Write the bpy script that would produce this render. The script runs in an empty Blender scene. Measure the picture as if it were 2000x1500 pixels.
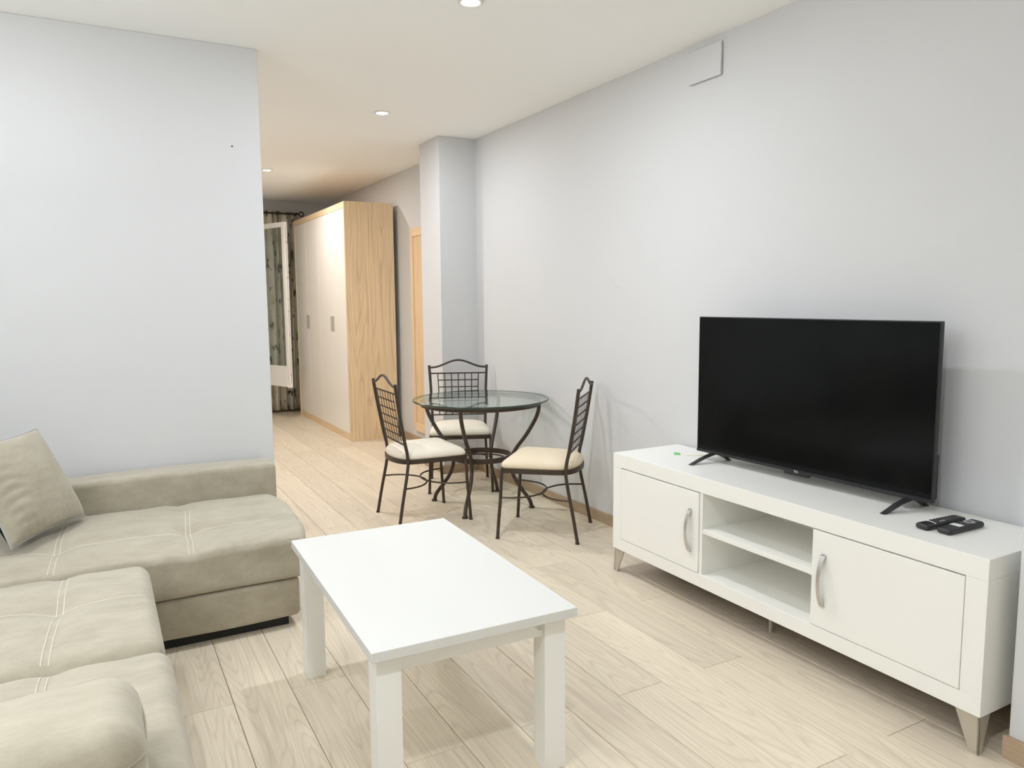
import bpy, bmesh, math, random
from mathutils import Vector, Matrix

random.seed(7)
D = bpy.data
SC = bpy.context.scene
COL = SC.collection
PI = math.pi

# ------------------------------------------------------------------ camera
CAM_H = 1.35
cd = D.cameras.new('camera')
cam = D.objects.new('camera', cd)
COL.objects.link(cam)
cd.sensor_width = 36.0
cd.lens = 36.0 * 1470.12 / 2000.0
cd.clip_start = 0.02
_p, _r, _y = 0.1106894, -0.00847973, 0.50374266
_F = Vector((math.sin(_y) * math.cos(_p), math.cos(_y) * math.cos(_p), -math.sin(_p)))
_r0 = Vector((math.cos(_y), -math.sin(_y), 0))
_u0 = _r0.cross(_F)
_R = _r0 * math.cos(_r) + _u0 * math.sin(_r)
_U = -_r0 * math.sin(_r) + _u0 * math.cos(_r)
_m = Matrix((( _R.x, _U.x, -_F.x, 0), (_R.y, _U.y, -_F.y, 0), (_R.z, _U.z, -_F.z, CAM_H), (0, 0, 0, 1)))
cam.matrix_world = _m
SC.camera = cam

# ------------------------------------------------------------------ world, exposure, lamps' power
w = D.worlds.new('world')
SC.world = w
w.use_nodes = True
w.node_tree.nodes['Background'].inputs[0].default_value = (0.02, 0.025, 0.04, 1)
w.node_tree.nodes['Background'].inputs[1].default_value = 0.3
SC.view_settings.view_transform = 'Standard'
SC.view_settings.look = 'None'
SC.view_settings.gamma = 1.0
SC.view_settings.use_curve_mapping = False
SC.view_settings.exposure = -0.88
SC.cycles.max_bounces = 14
SC.cycles.diffuse_bounces = 10
SC.cycles.glossy_bounces = 4
SC.cycles.transparent_max_bounces = 16
SC.cycles.sample_clamp_indirect = 6.0
SC.cycles.caustics_reflective = False
SC.cycles.caustics_refractive = False
CEIL = 2.58
LIVING_COL = (0.93, 0.985, 1.075)
HALL_COL = (1.0, 0.92, 0.87)
DOWNLIGHTS = [  # x, y, watts, colour, label
    (1.44, 2.94, 34, LIVING_COL, 'lit downlight in the ceiling at the top edge of the photo, nearest the camera'),
    (1.73, 4.87, 19, LIVING_COL, 'lit downlight in the ceiling just left of the white pillar, middle of three'),
    (1.49, 7.41, 34, HALL_COL, 'lit downlight in the far ceiling beside the partition, above the window curtain'),
    (0.72, 5.95, 50, HALL_COL, 'added fill downlight in the bedroom ceiling, unseen behind the partition wall'),  # added out of view to brighten the bedroom wall and wardrobe side
    (-0.40, 2.94, 18, LIVING_COL, 'lit downlight in the ceiling straight above the chaise end of the sofa'),
    (0.32, 0.42, 34, LIVING_COL, 'lit downlight in the ceiling above where the photo was taken'),
    (-1.6, 0.42, 12, LIVING_COL, 'added unseen fill downlight in the ceiling behind the sofa, beside the side wall'),  # added out of view to even out the living room light
]
LIGHT_SCALE = 1.05
FILL_UPLIGHT_WATTS = 225

# ------------------------------------------------------------------ materials
def new_mat(name):
    m = D.materials.new(name)
    m.use_nodes = True
    nt = m.node_tree
    return m, nt, nt.nodes['Principled BSDF']

def plain(name, c, rough=0.5, metal=0.0, spec=0.5, bump=0.0, bscale=200.0, var=0.0, vscale=3.0):
    m, nt, b = new_mat(name)
    N, L = nt.nodes, nt.links
    b.inputs['Base Color'].default_value = (*c, 1)
    b.inputs['Roughness'].default_value = rough
    b.inputs['Metallic'].default_value = metal
    b.inputs['Specular IOR Level'].default_value = spec
    tc = N.new('ShaderNodeTexCoord')
    if bump:
        n = N.new('ShaderNodeTexNoise'); n.inputs['Scale'].default_value = bscale; n.inputs['Detail'].default_value = 4
        L.new(tc.outputs['Object'], n.inputs['Vector'])
        bp = N.new('ShaderNodeBump'); bp.inputs['Strength'].default_value = bump; bp.inputs['Distance'].default_value = 0.002
        L.new(n.outputs['Fac'], bp.inputs['Height']); L.new(bp.outputs['Normal'], b.inputs['Normal'])
    if var:
        n = N.new('ShaderNodeTexNoise'); n.inputs['Scale'].default_value = vscale; n.inputs['Detail'].default_value = 5
        L.new(tc.outputs['Object'], n.inputs['Vector'])
        mx = N.new('ShaderNodeMix'); mx.data_type = 'RGBA'
        mx.inputs['A'].default_value = (*[v * (1 - var) for v in c], 1)
        mx.inputs['B'].default_value = (*[min(1, v * (1 + var)) for v in c], 1)
        L.new(n.outputs['Fac'], mx.inputs['Factor']); L.new(mx.outputs['Result'], b.inputs['Base Color'])
    return m

def wood(name, light, dark, axis='Y', rings=9.0, fibre=0.5, rough=0.45, per_object=False, stretch=0.09, xs=5.0, ringmix=0.5, knots=0.0):
    """pale oak: contour lines of a stretched noise give the cathedral grain, fine stretched noise the fibres"""
    m, nt, b = new_mat(name)
    N, L = nt.nodes, nt.links
    tc = N.new('ShaderNodeTexCoord')
    src = tc.outputs['Object']
    if per_object:
        oi = N.new('ShaderNodeObjectInfo')
        sc = N.new('ShaderNodeVectorMath'); sc.operation = 'SCALE'
        cmb = N.new('ShaderNodeCombineXYZ')
        for i, k in enumerate((37.0, 61.0, 23.0)):
            mm = N.new('ShaderNodeMath'); mm.operation = 'MULTIPLY'; mm.inputs[1].default_value = k
            L.new(oi.outputs['Random'], mm.inputs[0]); L.new(mm.outputs[0], cmb.inputs[i])
        ad = N.new('ShaderNodeVectorMath'); ad.operation = 'ADD'
        L.new(src, ad.inputs[0]); L.new(cmb.outputs[0], ad.inputs[1]); src = ad.outputs[0]
    s = {'X': (stretch, 1, 1), 'Y': (1, stretch, 1), 'Z': (1, 1, stretch)}[axis]
    mp = N.new('ShaderNodeMapping'); mp.inputs['Scale'].default_value = s
    L.new(src, mp.inputs['Vector'])
    n1 = N.new('ShaderNodeTexNoise'); n1.inputs['Scale'].default_value = xs; n1.inputs['Detail'].default_value = 1.0
    n1.inputs['Distortion'].default_value = 0.15
    L.new(mp.outputs[0], n1.inputs['Vector'])
    mul = N.new('ShaderNodeMath'); mul.operation = 'MULTIPLY'; mul.inputs[1].default_value = rings
    L.new(n1.outputs['Fac'], mul.inputs[0])
    fr = N.new('ShaderNodeMath'); fr.operation = 'FRACT'; L.new(mul.outputs[0], fr.inputs[0])
    rr = N.new('ShaderNodeValToRGB')
    e = rr.color_ramp.elements
    e[0].position = 0.0; e[0].color = (0, 0, 0, 1); e[1].position = 0.16; e[1].color = (1, 1, 1, 1)
    e2 = rr.color_ramp.elements.new(0.75); e2.color = (1, 1, 1, 1)
    e3 = rr.color_ramp.elements.new(1.0); e3.color = (0, 0, 0, 1)
    L.new(fr.outputs[0], rr.inputs[0])
    s2 = {'X': (2.5, 110, 110), 'Y': (110, 2.5, 110), 'Z': (110, 110, 2.5)}[axis]
    mp2 = N.new('ShaderNodeMapping'); mp2.inputs['Scale'].default_value = s2
    L.new(src, mp2.inputs['Vector'])
    n2 = N.new('ShaderNodeTexNoise'); n2.inputs['Scale'].default_value = 1.0; n2.inputs['Detail'].default_value = 3
    L.new(mp2.outputs[0], n2.inputs['Vector'])
    n3 = N.new('ShaderNodeTexNoise'); n3.inputs['Scale'].default_value = 3.0; n3.inputs['Detail'].default_value = 2
    L.new(mp.outputs[0], n3.inputs['Vector'])
    # fac = mix of rings, fibre, broad
    a = N.new('ShaderNodeMath'); a.operation = 'MULTIPLY_ADD'; a.inputs[1].default_value = ringmix
    L.new(rr.outputs[0], a.inputs[0])
    c = N.new('ShaderNodeMath'); c.operation = 'MULTIPLY_ADD'; c.inputs[1].default_value = fibre
    L.new(n2.outputs['Fac'], c.inputs[0])
    dd = N.new('ShaderNodeMath'); dd.operation = 'MULTIPLY'; dd.inputs[1].default_value = max(0.05, 1.25 - ringmix - fibre)
    L.new(n3.outputs['Fac'], dd.inputs[0])
    L.new(dd.outputs[0], c.inputs[2]); L.new(c.outputs[0], a.inputs[2])
    fac = a.outputs[0]
    mx = N.new('ShaderNodeMix'); mx.data_type = 'RGBA'; mx.clamp_factor = True
    mx.inputs['A'].default_value = (*dark, 1); mx.inputs['B'].default_value = (*light, 1)
    L.new(fac, mx.inputs['Factor'])
    out = mx.outputs['Result']
    if knots:
        vo = N.new('ShaderNodeTexVoronoi'); vo.inputs['Scale'].default_value = 2.2
        mp3 = N.new('ShaderNodeMapping'); mp3.inputs['Scale'].default_value = {'X': (.7, 1.6, 1), 'Y': (1.6, .7, 1), 'Z': (1.6, 1, .7)}[axis]
        L.new(src, mp3.inputs['Vector']); L.new(mp3.outputs[0], vo.inputs['Vector'])
        kr = N.new('ShaderNodeMapRange'); kr.inputs[1].default_value = 0.012; kr.inputs[2].default_value = 0.035
        kr.inputs[3].default_value = knots; kr.inputs[4].default_value = 0.0
        L.new(vo.outputs['Distance'], kr.inputs[0])
        mk = N.new('ShaderNodeMix'); mk.data_type = 'RGBA'
        mk.inputs['B'].default_value = (*[v * 0.3 for v in dark], 1)
        L.new(out, mk.inputs['A']); L.new(kr.outputs[0], mk.inputs['Factor']); out = mk.outputs['Result']
    if per_object:
        hs = N.new('ShaderNodeHueSaturation')
        mr = N.new('ShaderNodeMapRange'); mr.inputs[3].default_value = 0.95; mr.inputs[4].default_value = 1.045
        L.new(oi.outputs['Random'], mr.inputs[0]); L.new(mr.outputs[0], hs.inputs['Value'])
        L.new(out, hs.inputs['Color']); out = hs.outputs[0]
    L.new(out, b.inputs['Base Color'])
    b.inputs['Roughness'].default_value = rough
    bp = N.new('ShaderNodeBump'); bp.inputs['Strength'].default_value = 0.12; bp.inputs['Distance'].default_value = 0.001
    L.new(fac, bp.inputs['Height']); L.new(bp.outputs['Normal'], b.inputs['Normal'])
    return m

def velvet(name, c, dark):
    m, nt, b = new_mat(name)
    N, L = nt.nodes, nt.links
    tc = N.new('ShaderNodeTexCoord')
    n = N.new('ShaderNodeTexNoise'); n.inputs['Scale'].default_value = 9; n.inputs['Detail'].default_value = 8; n.inputs['Roughness'].default_value = 0.72
    mp = N.new('ShaderNodeMapping'); mp.inputs['Scale'].default_value = (0.7, 1.6, 1.0)
    L.new(tc.outputs['Object'], mp.inputs['Vector']); L.new(mp.outputs[0], n.inputs['Vector'])
    rp = N.new('ShaderNodeMapRange'); rp.inputs[1].default_value = 0.3; rp.inputs[2].default_value = 0.7
    L.new(n.outputs['Fac'], rp.inputs[0])
    # pile: sheen and shade painted by view angle, deeper face on, paler at a slant, with brushed mottling
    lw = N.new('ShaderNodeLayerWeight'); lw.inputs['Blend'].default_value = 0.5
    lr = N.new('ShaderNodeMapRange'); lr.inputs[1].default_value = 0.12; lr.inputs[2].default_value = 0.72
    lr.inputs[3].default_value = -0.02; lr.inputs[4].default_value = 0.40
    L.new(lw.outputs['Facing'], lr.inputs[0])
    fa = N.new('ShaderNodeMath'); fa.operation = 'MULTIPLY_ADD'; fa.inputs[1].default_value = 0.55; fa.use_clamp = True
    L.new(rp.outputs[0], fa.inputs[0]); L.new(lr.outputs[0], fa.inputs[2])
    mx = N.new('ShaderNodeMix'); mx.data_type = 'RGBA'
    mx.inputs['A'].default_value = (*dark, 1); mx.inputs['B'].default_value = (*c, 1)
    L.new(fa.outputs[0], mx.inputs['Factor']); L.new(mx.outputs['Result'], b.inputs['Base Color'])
    b.inputs['Roughness'].default_value = 0.9
    b.inputs['Specular IOR Level'].default_value = 0.15
    b.inputs['Sheen Weight'].default_value = 0.25
    b.inputs['Sheen Roughness'].default_value = 0.4
    n2 = N.new('ShaderNodeTexNoise'); n2.inputs['Scale'].default_value = 420; n2.inputs['Detail'].default_value = 2
    L.new(tc.outputs['Object'], n2.inputs['Vector'])
    n3 = N.new('ShaderNodeTexNoise'); n3.inputs['Scale'].default_value = 9; n3.inputs['Detail'].default_value = 3
    L.new(tc.outputs['Object'], n3.inputs['Vector'])
    b1 = N.new('ShaderNodeBump'); b1.inputs['Strength'].default_value = 0.25; b1.inputs['Distance'].default_value = 0.02
    L.new(n3.outputs['Fac'], b1.inputs['Height'])
    bp = N.new('ShaderNodeBump'); bp.inputs['Strength'].default_value = 0.12; bp.inputs['Distance'].default_value = 0.002
    L.new(n2.outputs['Fac'], bp.inputs['Height']); L.new(b1.outputs['Normal'], bp.inputs['Normal'])
    L.new(bp.outputs['Normal'], b.inputs['Normal'])
    return m

def glass_pane(name, tint, ior=1.5, rough=0.0, gain=1.0):
    """clear sheet: light passes straight through, the surface mirrors by Fresnel"""
    m, nt, b = new_mat(name)
    N, L = nt.nodes, nt.links
    N.remove(b)
    out = N['Material Output']
    tr = N.new('ShaderNodeBsdfTransparent'); tr.inputs[0].default_value = (*tint, 1)
    gl = N.new('ShaderNodeBsdfGlossy'); gl.inputs['Roughness'].default_value = rough
    gl.inputs['Color'].default_value = (0.95, 1, 0.98, 1)
    fr = N.new('ShaderNodeFresnel'); fr.inputs['IOR'].default_value = ior
    ge = N.new('ShaderNodeNewGeometry')
    io = N.new('ShaderNodeMix'); io.inputs['A'].default_value = ior; io.inputs['B'].default_value = 1.0 / ior
    L.new(ge.outputs['Backfacing'], io.inputs['Factor']); L.new(io.outputs['Result'], fr.inputs['IOR'])
    mu = N.new('ShaderNodeMath'); mu.operation = 'MULTIPLY'; mu.inputs[1].default_value = gain; mu.use_clamp = True
    L.new(fr.outputs[0], mu.inputs[0])
    mx = N.new('ShaderNodeMixShader')
    L.new(mu.outputs[0], mx.inputs[0]); L.new(tr.outputs[0], mx.inputs[1]); L.new(gl.outputs[0], mx.inputs[2])
    L.new(mx.outputs[0], out.inputs['Surface'])
    return m

def emit(name, c, s):
    m, nt, b = new_mat(name)
    b.inputs['Base Color'].default_value = (*c, 1)
    b.inputs['Emission Color'].default_value = (*c, 1)
    b.inputs['Emission Strength'].default_value = s
    return m

M_WALL = plain('wall_paint', (0.625, 0.632, 0.636), 0.75, spec=0.25, bump=0.05, bscale=90)
M_CEIL = plain('ceiling_paint', (0.94, 0.95, 0.945), 0.85, spec=0.2)
M_PLANK = wood('pale_oak_plank', (0.80, 0.71, 0.565), (0.40, 0.33, 0.24), 'Y', rings=30, fibre=0.66, rough=0.42, per_object=True, stretch=0.10, xs=5.5, ringmix=0.21, knots=0.8)
M_GROOVE = plain('plank_groove', (0.16, 0.12, 0.08), 0.9)
M_BASEB = wood('oak_baseboard', (0.43, 0.325, 0.215), (0.28, 0.205, 0.13), 'Y', rings=6, fibre=0.5, rough=0.5, stretch=0.06, xs=18, ringmix=0.3)
M_BASEBX = wood('oak_baseboard_across', (0.43, 0.325, 0.215), (0.28, 0.205, 0.13), 'X', rings=6, fibre=0.5, rough=0.5, stretch=0.06, xs=18, ringmix=0.3)
M_OAK = wood('sonoma_oak', (0.86, 0.68, 0.45), (0.38, 0.27, 0.155), 'Z', rings=11, fibre=0.80, rough=0.5, stretch=0.07, xs=6.5, ringmix=0.22)
M_OAKL = wood('sonoma_oak_rail', (0.84, 0.65, 0.43), (0.60, 0.44, 0.27), 'Y', rings=6, fibre=0.5, rough=0.5, stretch=0.06, xs=12, ringmix=0.25)
M_WHITE = plain('white_melamine', (0.84, 0.84, 0.80), 0.42, spec=0.35, bump=0.04, bscale=300)
M_WHITE_T = plain('white_table_foil', (0.655, 0.655, 0.625), 0.5, spec=0.22)
M_WHITE_D = plain('white_wardrobe_door', (0.86, 0.83, 0.77), 0.35, spec=0.4)
M_FRAMEW = plain('white_window_paint', (0.88, 0.87, 0.84), 0.4)
M_IRON = plain('dark_brown_iron', (0.040, 0.025, 0.015), 0.42, metal=0.1, spec=0.5, var=0.25, vscale=30)
M_CREAM = plain('cream_fabric', (0.80, 0.73, 0.62), 0.9, spec=0.1, bump=0.25, bscale=500, var=0.05, vscale=8)
M_CREAM2 = plain('stained_cream_fabric', (0.74, 0.64, 0.48), 0.9, spec=0.1, bump=0.25, bscale=500, var=0.08, vscale=7)
M_STEEL = plain('brushed_steel', (0.62, 0.61, 0.58), 0.38, metal=0.9)
M_LEG = plain('champagne_metal', (0.50, 0.46, 0.38), 0.45, metal=0.5)
M_TVB = plain('tv_black_plastic', (0.012, 0.012, 0.013), 0.35, spec=0.4)
M_SCREEN = plain('tv_screen', (0.0030, 0.0034, 0.0036), 0.14, spec=0.14)
M_LOGO = plain('logo_white', (0.85, 0.85, 0.85), 0.4)
M_RBLK = plain('remote_black', (0.016, 0.016, 0.017), 0.45)
M_RGRY = plain('remote_grey', (0.30, 0.30, 0.31), 0.45)
M_RBTN = plain('remote_button_rubber', (0.06, 0.06, 0.062), 0.6)
M_GREEN = plain('green_plastic', (0.16, 0.55, 0.16), 0.4)
M_CABLE = plain('cream_cable', (0.80, 0.74, 0.60), 0.5)
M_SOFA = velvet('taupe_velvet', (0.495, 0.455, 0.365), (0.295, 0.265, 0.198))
M_STITCH = plain('pale_stitching', (0.68, 0.645, 0.55), 0.8)
M_PIPE = plain('grey_piping', (0.35, 0.36, 0.36), 0.7)
M_BLACKF = plain('black_fabric', (0.010, 0.010, 0.011), 0.95, spec=0.1)
M_PLINTH = plain('black_plinth', (0.012, 0.011, 0.010), 0.7)
M_GLASS = glass_pane('table_glass', (0.93, 0.965, 0.945), gain=1.0)
M_GLASSE = plain('glass_edge', (0.018, 0.04, 0.030), 0.15, spec=0.6)
M_WGLASS = glass_pane('window_glass', (0.90, 0.93, 0.94), gain=1.0)
M_MIRRORW = wood('oak_panel', (0.80, 0.61, 0.39), (0.46, 0.32, 0.19), 'Z', rings=7, fibre=0.5, rough=0.5, stretch=0.06, xs=9, ringmix=0.25)
M_LENS = emit('downlight_lens', (1, 0.98, 0.94), 20.0)
M_TRIMRING = plain('downlight_ring', (0.75, 0.75, 0.73), 0.3, metal=0.3)
M_ROD = plain('dark_bronze', (0.05, 0.04, 0.032), 0.4, metal=0.6)
M_SCUFF = plain('wall_scuff', (0.58, 0.595, 0.60), 0.8)
M_DARKDOT = plain('nail_dark', (0.05, 0.05, 0.05), 0.6)
M_GREYH = plain('grey_handle', (0.46, 0.43, 0.38), 0.5)
M_UNDERSHADE = plain('underside_shade', (0.22, 0.16, 0.10), 0.9)  # dark tone that keeps the space under the TV unit in shade
M_DARKGAP = plain('dark_gap', (0.10, 0.08, 0.06), 0.9)

def curtain_mat():
    m, nt, b = new_mat('bamboo_print_curtain')
    N, L = nt.nodes, nt.links
    uv = N.new('ShaderNodeTexCoord')
    def noise(scale, s=(1, 1, 1), det=3, src='UV'):
        mp = N.new('ShaderNodeMapping'); mp.inputs['Scale'].default_value = s
        L.new(uv.outputs[src], mp.inputs['Vector'])
        n = N.new('ShaderNodeTexNoise'); n.inputs['Scale'].default_value = scale; n.inputs['Detail'].default_value = det
        L.new(mp.outputs[0], n.inputs['Vector']); return n.outputs['Fac']
    def ramp(fac, lo, hi):
        r = N.new('ShaderNodeMapRange'); r.inputs[1].default_value = lo; r.inputs[2].default_value = hi
        L.new(fac, r.inputs[0]); return r.outputs[0]
    def mix(a, bcol, f):
        x = N.new('ShaderNodeMix'); x.data_type = 'RGBA'
        if isinstance(a, tuple): x.inputs['A'].default_value = (*a, 1)
        else: L.new(a, x.inputs['A'])
        x.inputs['B'].default_value = (*bcol, 1)
        L.new(f, x.inputs['Factor']); return x.outputs['Result']
    stalk = ramp(noise(13, (1, 0.015, 1), 1), 0.46, 0.54)
    c = mix((0.66, 0.62, 0.53), (0.42, 0.40, 0.33), stalk)
    blot = ramp(noise(5, (1, 0.6, 1), 4), 0.54, 0.72)
    c = mix(c, (0.26, 0.25, 0.16), blot)
    leaf = ramp(noise(9, (1.4, 0.8, 1), 4), 0.585, 0.64)
    c = mix(c, (0.07, 0.07, 0.045), leaf)
    L.new(c, b.inputs['Base Color'])
    b.inputs['Roughness'].default_value = 0.9
    b.inputs['Specular IOR Level'].default_value = 0.1
    return m
M_CURTAIN = curtain_mat()

# ------------------------------------------------------------------ mesh helpers
BOXY = []
def add_box(bm, x0, x1, y0, y1, z0, z1, bev=0.0, seg=2, mi=0):
    if bm not in BOXY: BOXY.append(bm)
    vs = [bm.verts.new((x, y, z)) for x in (x0, x1) for y in (y0, y1) for z in (z0, z1)]
    idx = [(0, 1, 3, 2), (4, 6, 7, 5), (0, 4, 5, 1), (2, 3, 7, 6), (0, 2, 6, 4), (1, 5, 7, 3)]
    fs = [bm.faces.new([vs[i] for i in f]) for f in idx]
    for f in fs: f.material_index = mi
    if bev > 0:
        es = list({e for f in fs for e in f.edges})
        bmesh.ops.bevel(bm, geom=es, offset=bev, segments=seg, affect='EDGES', profile=0.5, clamp_overlap=True)
    return bm

def add_tube(bm, pts, r, n=8, closed=False, caps=True):
    pts = [Vector(p) for p in pts]
    N = len(pts)
    rad = r if isinstance(r, (list, tuple)) else [r] * N
    rings = []
    t_prev = None; nrm = None
    for i in range(N):
        if closed: t = (pts[(i + 1) % N] - pts[i - 1]).normalized()
        else: t = (pts[min(i + 1, N - 1)] - pts[max(i - 1, 0)]).normalized()
        if nrm is None:
            a = Vector((0, 0, 1)) if abs(t.z) < 0.9 else Vector((1, 0, 0))
            nrm = (a - t * a.dot(t)).normalized()
        else:
            nrm = (nrm - t * nrm.dot(t)).normalized()
        bi = t.cross(nrm)
        rings.append([bm.verts.new(pts[i] + (nrm * math.cos(2 * PI * k / n) + bi * math.sin(2 * PI * k / n)) * rad[i]) for k in range(n)])
    for i in range(N if closed else N - 1):
        a, b = rings[i], rings[(i + 1) % N]
        for k in range(n):
            bm.faces.new((a[k], a[(k + 1) % n], b[(k + 1) % n], b[k]))
    if not closed and caps:
        bm.faces.new(list(reversed(rings[0]))); bm.faces.new(rings[-1])
    return bm

def add_strip(bm, pts, a, b):
    """flat bar along pts; a and b are the half width and half thickness vectors"""
    a, b = Vector(a), Vector(b); rings = []
    for p in pts:
        p = Vector(p); rings.append([bm.verts.new(p + a * i + b * j) for i, j in ((-1, -1), (1, -1), (1, 1), (-1, 1))])
    for p, q in zip(rings, rings[1:]):
        for k in range(4): bm.faces.new((p[k], p[(k + 1) % 4], q[(k + 1) % 4], q[k]))
    bm.faces.new(list(reversed(rings[0]))); bm.faces.new(rings[-1])
    return bm

def smooth(pts, n=6, closed=False):
    P = [Vector(p) for p in pts]; out = []
    N = len(P)
    rng = range(N) if closed else range(N - 1)
    for i in rng:
        p0 = P[i - 1] if (closed or i > 0) else P[0] * 2 - P[1]
        p1 = P[i]; p2 = P[(i + 1) % N]
        p3 = P[(i + 2) % N] if (closed or i + 2 < N) else P[-1] * 2 - P[-2]
        for k in range(n):
            t = k / n
            out.append(0.5 * ((2 * p1) + (p2 - p0) * t + (2 * p0 - 5 * p1 + 4 * p2 - p3) * t * t + (3 * p1 - p0 - 3 * p2 + p3) * t ** 3))
    if not closed: out.append(P[-1])
    return out

def add_lathe(bm, prof, cx=0, cy=0, n=16, mis=None):
    rings = []
    for (r, z) in prof:
        if r < 1e-6: rings.append([bm.verts.new((cx, cy, z))])
        else: rings.append([bm.verts.new((cx + r * math.cos(2 * PI * k / n), cy + r * math.sin(2 * PI * k / n), z)) for k in range(n)])
    for i in range(len(rings) - 1):
        a, b = rings[i], rings[i + 1]
        for k in range(n):
            k2 = (k + 1) % n
            if len(a) == 1 and len(b) == 1: continue
            if len(a) == 1: f = bm.faces.new((a[0], b[k2], b[k]))
            elif len(b) == 1: f = bm.faces.new((a[k], a[k2], b[0]))
            else: f = bm.faces.new((a[k], a[k2], b[k2], b[k]))
            if mis: f.material_index = mis[i]
    return bm

def add_band(bm, path, thick, z0, z1):
    """flat bar bent along a closed path in plan"""
    P = [Vector((p[0], p[1], 0)) for p in path]; N = len(P); rings = []
    for i in range(N):
        t = (P[(i + 1) % N] - P[i - 1]).normalized()
        nr = Vector((t.y, -t.x, 0))
        a, b = P[i] + nr * thick / 2, P[i] - nr * thick / 2
        rings.append([bm.verts.new((a.x, a.y, z0)), bm.verts.new((a.x, a.y, z1)), bm.verts.new((b.x, b.y, z1)), bm.verts.new((b.x, b.y, z0))])
    for i in range(N):
        a, b = rings[i], rings[(i + 1) % N]
        for k in range(4): bm.faces.new((a[k], a[(k + 1) % 4], b[(k + 1) % 4], b[k]))
    return bm

def add_rbox(bm, x0, x1, y0, y1, z0, z1, r=0.05, step=0.03, disp=None):
    """soft block: rounded box on a dense grid, optional displacement"""
    c = Vector(((x0 + x1) / 2, (y0 + y1) / 2, (z0 + z1) / 2)); h = Vector(((x1 - x0) / 2, (y1 - y0) / 2, (z1 - z0) / 2))
    rr = Vector((min(r, h.x * .98), min(r, h.y * .98), min(r, h.z * .98)))
    def ticks(H, R):
        inner = max(H - R, 0.001)
        n = max(2, int(round(2 * inner / step)))
        mid = [-inner + 2 * inner * i / n for i in range(n + 1)]
        e = [R * math.tan(PI / 4 * k / 4) for k in range(1, 5)]
        return [-inner - v for v in reversed(e)] + mid + [inner + v for v in e]
    T = [ticks(h.x, rr.x), ticks(h.y, rr.y), ticks(h.z, rr.z)]
    cache = {}
    def vert(p):
        key = tuple(round(v, 6) for v in p)
        if key in cache: return cache[key]
        q = []; dv = []
        for i in range(3):
            inn = max(h[i] - rr[i], 0.0)
            cl = max(-inn, min(inn, p[i])); q.append(cl); dv.append((p[i] - cl) / rr[i])
        d = Vector(dv)
        l = d.length
        if l > 1e-9: d = d / l
        pos = Vector([q[i] + d[i] * rr[i] for i in range(3)])
        u = Vector([pos[i] / h[i] for i in range(3)])
        wp = c + pos
        if disp: wp = disp(wp, u)
        cache[key] = bm.verts.new(wp); return cache[key]
    for ax in range(3):
        b1, b2 = (ax + 1) % 3, (ax + 2) % 3
        for sg in (-1, 1):
            for i in range(len(T[b1]) - 1):
                for j in range(len(T[b2]) - 1):
                    q = []
                    for (ii, jj) in ((i, j), (i + 1, j), (i + 1, j + 1), (i, j + 1)):
                        p = [0, 0, 0]; p[ax] = sg * h[ax]; p[b1] = T[b1][ii]; p[b2] = T[b2][jj]
                        q.append(vert(p))
                    if sg < 0: q.reverse()
                    try: bm.faces.new(q)
                    except ValueError: pass
    return bm

def obj(name, bm, mats, parent=None, sm=True, angle=35, loc=None):
    if bm in BOXY: angle = 12; BOXY.remove(bm)
    bmesh.ops.recalc_face_normals(bm, faces=bm.faces[:])
    me = D.meshes.new(name); bm.to_mesh(me); bm.free()
    for m in (mats if isinstance(mats, (list, tuple)) else [mats]): me.materials.append(m)
    if sm:
        me.shade_smooth()
        if angle < 179: me.set_sharp_from_angle(angle=math.radians(angle))
    o = D.objects.new(name, me); COL.objects.link(o)
    if parent is not None: o.parent = parent
    if loc: o.location = loc
    return o

def tag(o, label=None, cat=None, group=None, kind=None):
    if label: o['label'] = label
    if cat: o['category'] = cat
    if group: o['group'] = group
    if kind: o['kind'] = kind
    return o

def thing(name, label, cat, loc=(0, 0, 0), rz=0.0, group=None):
    o = D.objects.new(name, None); COL.objects.link(o)
    o.empty_display_size = 0.1
    o.location = loc; o.rotation_euler = (0, 0, rz)
    return tag(o, label, cat, group)

def copy_tree(o, parent=None):
    c = o.copy(); COL.objects.link(c)
    if parent is not None: c.parent = parent
    for ch in [x for x in D.objects if x.parent == o]: copy_tree(ch, c)
    return c

def B(): return bmesh.new()
def boxobj(name, mats, parent, *a, bev=0.0, seg=2, **k):
    return obj(name, add_box(B(), *a, bev=bev, seg=seg), mats, parent, **k)
def structure(name, bm, m, parent=None, sm=False):
    o = obj(name, bm, m, parent, sm=sm)
    if parent is None: o['kind'] = 'structure'
    return o

# ------------------------------------------------------------------ room shell
XR = 2.637; XW = -2.40; YL = 3.955; YB = -1.70; YF = 9.56; XE = 0.77; XHL = -0.05; XHR = 2.640
floor = structure('floor', add_box(B(), XW - .1, 3.0, YB - .1, YF + .1, -0.08, -0.0085), M_GROOVE)
structure('ceiling', add_box(B(), XW - .1, 3.0, YB - .1, YF + .1, CEIL, CEIL + .1), M_CEIL)
wall_right = structure('wall_right', add_box(B(), XR, 3.0, 1.125, 5.715, -0.008, CEIL), M_WALL)
structure('wall_right_pillar', add_box(B(), 2.33, 3.0, 5.34, 5.72, -0.008, CEIL, bev=0.004), M_WALL)
structure('wall_right_return', add_box(B(), 2.277, 3.0, YB, 1.125, -0.008, CEIL, bev=0.004), M_WALL)
structure('wall_right_bedroom', add_box(B(), XHR, 3.0, 5.72, YF, -0.008, CEIL), M_WALL)
wall_left = structure('wall_left', add_box(B(), XW, XE, YL, YL + .13, -0.008, CEIL, bev=0.004), M_WALL)
structure('wall_bedroom_left', add_box(B(), XHL - .1, XHL, YL + .13, YF, -0.008, CEIL), M_WALL)
structure('wall_far', add_box(B(), XHL - .1, 3.0, YF, YF + .1, -0.008, CEIL), M_WALL)
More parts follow.
